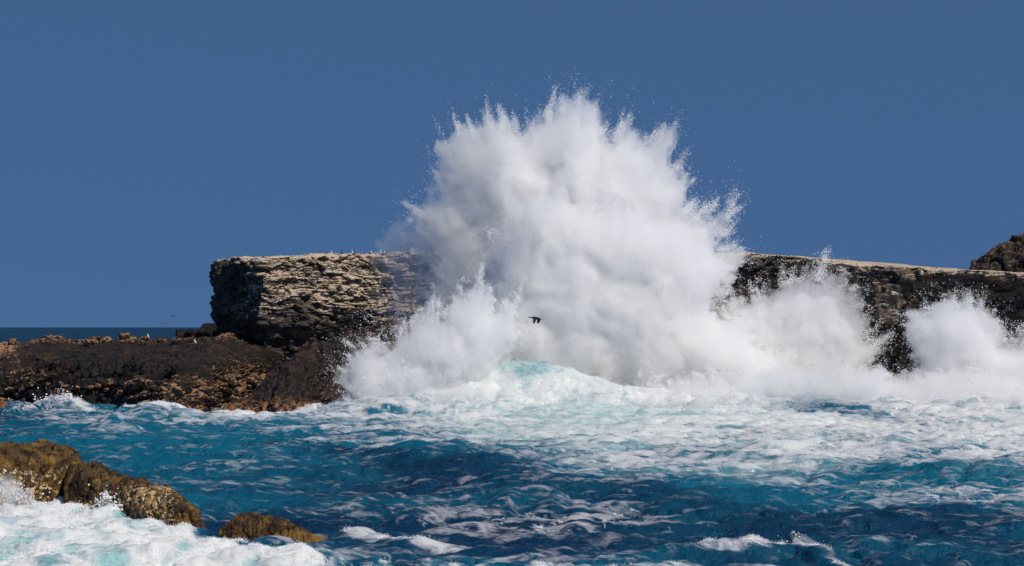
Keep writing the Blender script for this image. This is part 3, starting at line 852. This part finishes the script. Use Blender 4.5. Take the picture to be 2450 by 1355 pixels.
def ell(px, py, cx, cy, rx, ry): return np.exp(-((px - cx) / rx) ** 2 - ((py - cy) / ry) ** 2)


MAIN = [(985, 930), (990, 760), (1012, 640), (1005, 560), (1012, 505), (1052, 450), (1066, 350), (1092, 298), (1142, 305), (1172, 285), (1235, 288), (1300, 270), (1335, 252), (1375, 224), (1392, 222), (1428, 268), (1460, 320), (1480, 315), (1500, 285), (1530, 330), (1560, 330), (1608, 308), (1632, 390), (1648, 440), (1655, 510), (1690, 505), (1758, 470), (1752, 530), (1734, 580), (1780, 615), (1760, 640), (1720, 690), (1700, 900)]
spray('wave_spray', MAIN, 322, 'towering burst of white spray thrown up against the cliff', od=0.7, rad=(0.018, 0.036), vd=0.55, R=12, ee=1.4, jets=60, kd=0.75, bump=2.2, bs=11, lam=1.6, src=(1330, 900), finger=1.9, ff=11, seed=1, edge=0.9,
      dens=lambda px, py: 1 - 0.72 * ell(px, py, 1610, 340, 55, 70) - 0.5 * ell(px, py, 1500, 450, 130, 60) - 0.35 * ell(px, py, 1500, 290, 40, 50) - 0.5 * ell(px, py, 1720, 500, 70, 60))
FRONT = [(1120, 960), (1110, 800), (1150, 660), (1180, 560), (1225, 475), (1310, 455), (1420, 480), (1530, 510), (1620, 530), (1700, 590), (1770, 625), (1740, 680), (1700, 740), (1800, 780), (1900, 860), (1900, 960)]
spray('wave_spray', FRONT, 306, 'dense bright dome of white water in the middle of the burst', od=1.0, rad=(0.02, 0.04), R=9, kd=0.8, bump=1.8, bs=11, lam=1.2, src=(1400, 1000), finger=1.4, ff=8, seed=2)
LEFT = [(838, 985), (812, 930), (814, 880), (832, 845), (880, 824), (930, 826), (960, 795), (1000, 762), (1060, 722), (1130, 690), (1210, 720), (1250, 790), (1215, 850), (1205, 900), (1160, 940), (1080, 958), (960, 985)]
spray('wave_spray', LEFT, 289, 'churning white crest of the wave curling left over the dark rock ramp', vd=0.9, ee=1.3, fringe=0.7, inn=0.3, od=1.2, jets=10, rad=(0.018, 0.034), R=7, kd=0.8, bump=1.6, bs=6, lam=0.6, src=(1050, 1050), finger=1.1, ff=9, seed=3, edge=0.5)
RIGHT = [(1690, 960), (1690, 780), (1740, 720), (1800, 700), (1880, 660), (1950, 648), (2010, 655), (2055, 700), (2085, 760), (2098, 830), (2085, 870), (2110, 900), (2130, 960)]
spray('wave_spray', RIGHT, 314, 'grainy fan of spray droplets in front of the dark cliff right of the burst', od=1.6, vd=0.5, jets=14, R=6, kd=0.7, bump=1.4, bs=4, lam=0.9, src=(1850, 1000), finger=1.0, ff=10, seed=4, edge=0.8, rad=(0.016, 0.038),
      dens=lambda px, py: np.clip(0.40 + 0.7 * sstep(680, 840, py + 0.25 * (1900 - px)), 0, 1) - 0.2 * ell(px, py, 2060, 800, 60, 90))
BURST_R = [(2150, 960), (2195, 890), (2165, 810), (2180, 750), (2225, 716), (2290, 708), (2340, 715), (2385, 755), (2405, 800), (2450, 795), (2520, 770), (2620, 800), (2640, 960)]
spray('wave_spray', BURST_R, 300, 'rounded white burst of spray below the cliff rim at the right edge', od=1.2, rad=(0.02, 0.04), jets=14, R=6, kd=0.8, bump=1.2, bs=6, lam=0.8, src=(2300, 980), finger=0.9, ff=9, seed=5, edge=0.7)
BASE = [(1380, 990), (1450, 940), (1560, 915), (1700, 890), (1850, 868), (1980, 872), (2090, 872), (2200, 890), (2330, 880), (2480, 880), (2650, 880), (2650, 1020), (2000, 1015), (1600, 1015)]
spray('wave_spray', BASE, 291, 'low bank of boiling white foam along the water under the bursts', inn=0.4, od=1.0, rad=(0.02, 0.04), R=4, kd=0.9, bump=1.0, bs=6, lam=0.5, src=(2050, 1300), finger=0.8, ff=14, seed=6, edge=0.5)
SURF = [(820, 985), (835, 930), (900, 900), (1000, 885), (1100, 895), (1180, 905), (1240, 930), (1330, 935), (1450, 925), (1560, 930), (1700, 930), (1900, 925), (2100, 935), (2300, 930), (2500, 925), (2650, 930), (2650, 975), (2400, 985), (2150, 980), (1950, 990), (1750, 985), (1600, 985), (1500, 990), (1350, 990), (1200, 985), (1050, 1000), (930, 1000)]
spray('wave_spray', SURF, 283, 'tumbling white surf at the foot of the burst, above the turquoise water', od=0.8, vd=0.32, ee=1.0, R=3, kd=0.9, bump=1.0, bs=4, lam=0.5, src=(1150, 1200), finger=1.3, ff=14, seed=12, edge=0.6, rad=(0.02, 0.04), core=False, rough=2.2,
      dens=lambda px, py: 0.75 + 0 * px - 0.8 * ell(px, py, 1265, 890, 85, 55) - 0.4 * ell(px, py, 1380, 960, 120, 30))
SMALLS = [(30, 990), (70, 968), (105, 950), (140, 948), (165, 958), (205, 984), (200, 995)]
spray('wave_spray', SMALLS, 300, 'small white splash breaking on the shelf at far left', vd=1.2, cell=0.2, ee=0.5, od=1.4, R=2, kd=0.8, bump=0.7, bs=2, lam=0.4, src=(120, 1020), finger=0.8, ff=6, seed=7, edge=0.5, core=False)
NEARW = [(-60, 1250), (-60, 1165), (15, 1160), (40, 1190), (90, 1205), (140, 1208), (185, 1198), (235, 1206), (300, 1240), (350, 1246), (420, 1268), (500, 1280), (420, 1290), (250, 1270), (100, 1250)]
spray('wave_spray', NEARW, 131, 'white water surging up against the brown rocks at lower left', vd=2.0, cell=0.1, ee=0.25, od=0.7, R=1.6, kd=0.9, bump=0.6, bs=1.6, lam=0.3, src=(200, 1420), finger=0.5, ff=10, seed=8, edge=0.22, rad=(0.02, 0.045), core=False)
CRESTS = [(1630, 1325), (1655, 1308), (1700, 1318), (1800, 1312), (1860, 1296), (1905, 1286), (1945, 1304), (2000, 1335), (2040, 1362), (1980, 1362), (1900, 1325), (1800, 1326)]
spray('wave_spray', CRESTS, 113, 'feathery white spray off a small breaking crest at the bottom edge', vd=2.0, cell=0.08, ee=0.15, od=0.8, R=0.8, kd=0.9, bump=0.3, bs=1, lam=0.2, src=(1850, 1500), finger=0.3, ff=14, seed=9, edge=0.15, rad=(0.015, 0.035), core=False)
HAZE_L = [(880, 800), (880, 560), (930, 540), (985, 500), (1050, 420), (1080, 640), (1060, 800)]
spray('wave_spray', HAZE_L, 336, 'thin grey mist drifting left of the burst over the cliff', vd=0.14, od=0.05, R=5, kd=0.8, bump=1, bs=6, lam=2.0, src=(1300, 900), finger=2.0, ff=6, seed=10, edge=2.2, rad=(0.03, 0.05), core=False, rough=2.0,
      dens=lambda px, py: sstep(850, 1030, px))
DROPS_L = [(760, 960), (770, 860), (830, 800), (960, 770), (960, 900), (850, 960)]
spray('wave_spray', DROPS_L, 288, 'scattered droplets flying in front of the dark rock ramp', vd=0, od=0.22, R=3, kd=0.8, bump=1, bs=3, lam=1.5, src=(1000, 1000), finger=1.4, ff=7, seed=11, edge=1.6, rad=(0.02, 0.04), core=False, rough=2.0,
      dens=lambda px, py: sstep(740, 880, px))

# ------------------------------------------------------------------ birds
M_BLACK = plain_mat('black_plumage', (0.008, 0.008, 0.010), 0.5)
M_GREY = plain_mat('grey_brown_plumage', (0.05, 0.05, 0.06), 0.6)
M_WHITE = plain_mat('white_plumage', (0.78, 0.76, 0.72), 0.7)
M_BEAK = plain_mat('beak', (0.25, 0.20, 0.12), 0.5)


def tube(path, n=12):
    """path: (x, y, z, ry, rz); rings across the path in the y-z / perpendicular plane"""
    path = np.array(path, float); c = path[:, :3]; t = np.gradient(c, axis=0); t /= np.linalg.norm(t, axis=1)[:, None]
    side = np.array([0, 1.0, 0]); V = []
    for p, tt_ in zip(path, t):
        up = np.cross(tt_, side); up /= np.linalg.norm(up)
        for a in np.linspace(0, 2 * math.pi, n, endpoint=False):
            V.append(p[:3] + side * p[3] * math.cos(a) + up * p[4] * math.sin(a))
    F = []
    m = len(path)
    for i in range(m - 1):
        for j in range(n): F.append((i * n + j, i * n + (j + 1) % n, (i + 1) * n + (j + 1) % n, (i + 1) * n + j))
    return np.array(V), np.array(F)


def wing(root, dirv, span, chord, sweep, side):
    """a tapering feathered wing plate with thickness, from root along dirv"""
    V, F = [], []
    prof = [(0, 1.0), (.25, 1.05), (.5, .95), (.75, .7), (.92, .4), (1, .08)]
    root, dirv = np.array(root, float), np.array(dirv, float) / np.linalg.norm(dirv)
    for t, c in prof:
        ctr = root + dirv * span * t + np.array([sweep * t * t, 0, 0]); w = chord * c
        th = 0.022 * (1 - t) + 0.005
        nrm = np.cross(dirv, (1, 0, 0)); nrm /= np.linalg.norm(nrm)
        bend = nrm * (0.06 * math.sin(t * 3.1))
        for dx, s in ((-0.42 * w, 0), (0, 1), (0.58 * w, 0), (0, -1)): V.append(ctr + bend + np.array([dx, 0, 0]) + nrm * th * s)
    for i in range(len(prof) - 1):
        for j in range(4): F.append((i * 4 + j, i * 4 + (j + 1) % 4, i * 4 + 4 + (j + 1) % 4, i * 4 + 4 + j))
    F.append((0, 1, 2, 3)); e = 4 * (len(prof) - 1); F.append((e, e + 1, e + 2, e + 3))
    return np.array(V), np.array(F)


def join(parts):
    V, F, n = [], [], 0
    for v, f in parts: V.append(v); F.append(f + n); n += len(v)
    return np.concatenate(V), np.concatenate(F)


# cormorant in flight, heading left, wings on the downstroke (x forward is -x)
body = tube([(-.50, 0, .050, .004, .004), (-.485, 0, .052, .022, .020), (-.45, 0, .055, .034, .032), (-.41, 0, .050, .032, .028), (-.36, 0, .036, .030, .032), (-.28, 0, .030, .034, .038), (-.20, 0, .028, .045, .050), (-.12, 0, .022, .080, .080), (0, 0, .010, .100, .095), (.12, 0, -.004, .085, .078), (.22, 0, -.014, .055, .048), (.30, 0, -.024, .045, .020), (.42, 0, -.040, .060, .010), (.47, 0, -.046, .045, .004)], 14)
wl_ = wing((-.10, -.07, .03), (-.06, -.25, -1), .40, .19, -.02, -1)
wr_ = wing((.15, .07, .02), (-.06, .35, -1), .37, .19, -.03, 1)
me = mesh_from('flying_cormorant', *join([body, wl_, wr_]), mat=M_BLACK)
Yb = 128.0
fly = add('flying_bird', me, (wx(1283, Yb), Yb, wz(762, Yb)), label='black long-necked bird flying left in front of the white spray', cat='bird')
fly.rotation_euler = (0, math.radians(3), 0)
bk = mesh_from('beak', *tube([(-.495, 0, .050, .012, .010), (-.54, 0, .046, .008, .007), (-.57, 0, .040, .003, .003)], 8), mat=M_BEAK)
add('beak', bk, parent=fly)

# two far birds gliding left of the cliff
gl_body = tube([(-.40, 0, .02, .005, .005), (-.34, 0, .02, .03, .03), (-.25, 0, .01, .03, .03), (-.1, 0, 0, .07, .06), (.1, 0, 0, .06, .05), (.25, 0, 0, .04, .02), (.40, 0, 0, .03, .006)], 10)
g1 = wing((0, -.05, .02), (.1, -1, .25), .75, .2, .1, -1); g2 = wing((0, .05, .02), (.1, 1, .35), .75, .2, .1, 1)
gme = mesh_from('gliding_bird', *join([gl_body, g1, g2]), mat=M_GREY)
for (px, py, Yg, rz, lab) in ((415, 757, 300, 62, 'faint dark bird gliding just above the horizon, higher of two'), (395, 774, 380, 80, 'fainter tiny bird gliding just above the sea horizon, lower of two')):
    o = add('gliding_bird', gme, (wx(px, Yg), Yg, wz(py, Yg)), label=lab, cat='bird', group='birds gliding over the shelf')
    o.rotation_euler = (math.radians(8), math.radians(-6), math.radians(rz))


def perched(mat, tall):
    b = tube([(-.30 * .6, 0, .62 * tall, .003, .003), (-.13, 0, .63 * tall, .02, .018), (-.09, 0, .645 * tall, .04, .042), (-.05, 0, .62 * tall, .04, .045), (-.02, 0, .55 * tall, .036, .045), (-.02, 0, .47 * tall, .06, .065), (.0, 0, .36 * tall, .10, .10), (.04, 0, .24 * tall, .105, .105), (.09, 0, .13 * tall, .07, .075), (.14, 0, .06 * tall, .04, .035), (.20, 0, .02, .03, .012), (.24, 0, .0, .02, .004)], 10)
    l1 = tube([(.02, -.04, .16, .014, .014), (.02, -.04, .04, .010, .010), (-.03, -.04, .0, .02, .006)], 6)
    l2 = tube([(.02, .04, .16, .014, .014), (.02, .04, .04, .010, .010), (-.03, .04, .0, .02, .006)], 6)
    return mesh_from('perched_bird', *join([b, l1, l2]), mat=mat)


PB, PW, PG = perched(M_BLACK, 1.0), perched(M_WHITE, 1.0), perched(M_GREY, 1.0)
def top_at(px):
    i = np.argmin(np.abs(PL[:, 4] - px)); return Pw[i, NW + 2]
perch = [(827, PB, 1.25, 'black bird standing alone on the pale cliff top, darkest of the row'), (805, PW, .75, 'small white bird on the cliff top left of the black one'),
         (852, PW, .85, 'white bird on the cliff rim just right of the black one'), (856.5, PG, 1.0, 'grey bird on the cliff rim beside a white one, right of the black one'),
         (899, PW, .9, 'white bird on the cliff top, left of the close pair before the mist'), (917, PW, 1.0, 'white bird on the cliff top, left of the close pair beside thin mist'), (924, PW, .8, 'small white bird on the cliff top, right of the close pair beside thin mist'),
         (933, PG, .9, 'grey bird on the cliff top right of the close white pair'), (983, PW, 1.15, 'leftmost and tallest white bird in the row of four by the mist'), (990.5, PW, 1.0, 'second white bird from left in the row of four by the mist'), (998.5, PW, 1.0, 'third white bird from left in the row of four by the mist'), (1008, PW, .95, 'rightmost white bird in the row of four by the mist')]
for px, m_, s, lab in perch:
    p = top_at(px)
    o = add('perched_bird', m_, p + np.array([0, 0, -0.03]), label=lab, cat='bird', group='birds perched on the cliff top')
    o.scale = (s, s, s); o.rotation_euler = (0, 0, RNG.uniform(-.6, .6))
for px, py, lab in ((28, 866, 'white gull resting on the dark shelf at far left'), (467, 824, 'white bird standing on the dark shelf left of the cliff'), (355, 808, 'white gull on the shelf crest against the distant sea')):
    p = surf_pt(px, py)
    o = add('shelf_gull', PW, p + np.array([0, -0.3, 0.05]), label=lab, cat='bird', group='white birds on the rock shelf'); o.scale = (1.3, 1.3, 1.1)

# ------------------------------------------------------------------ froth: clots and bubbles standing on the foam
fv, ff_, fy_ = FOAM_GRID
fr_ = np.random.default_rng(77)
fpx, fpy = 1225 + FPX * fv[:, 0] / fv[:, 1], HOR + (CAMZ - fv[:, 2]) * FPX / fv[:, 1]
inview = (fpx > -120) & (fpx < 2570) & (fpy < 1420)
for lab, sel, n_, r0, r1, up in (('white froth of bubbles and clots on the surge round the near rocks', inview & (fy_ < 150) & (ff_ > 0.5), 300000, 0.007, 0.024, 0.035),
                                 ('white froth tossed up along the foaming water under the bursts', inview & (fy_ > 165) & (fy_ < 305) & (ff_ > 0.6), 220000, 0.012, 0.036, 0.07)):
    idx = np.flatnonzero(sel); w = ff_[idx] * fy_[idx] ** 2
    cl = np.clip(0.4 + 1.3 * fbm2(fv[idx, 0] / 1.6, fv[idx, 1] / 2.4, 3, 203), 0, 3) ** 2
    w = w * cl; idx = fr_.choice(idx, n_, p=w / w.sum())
    p = fv[idx] + fr_.normal(0, 1, (n_, 3)) * (0.06, 0.12, 0.0); p[:, 2] += fr_.exponential(up, n_)
    me = mesh_from('sea_froth', p, attrs={'rad': fr_.uniform(r0, r1, n_) * fr_.uniform(0.5, 1, n_)}, mat=M_DROP)
    o = add('sea_froth', me, label=lab, cat='foam', kind='stuff'); o.modifiers.new('droplets', 'NODES').node_group = GN
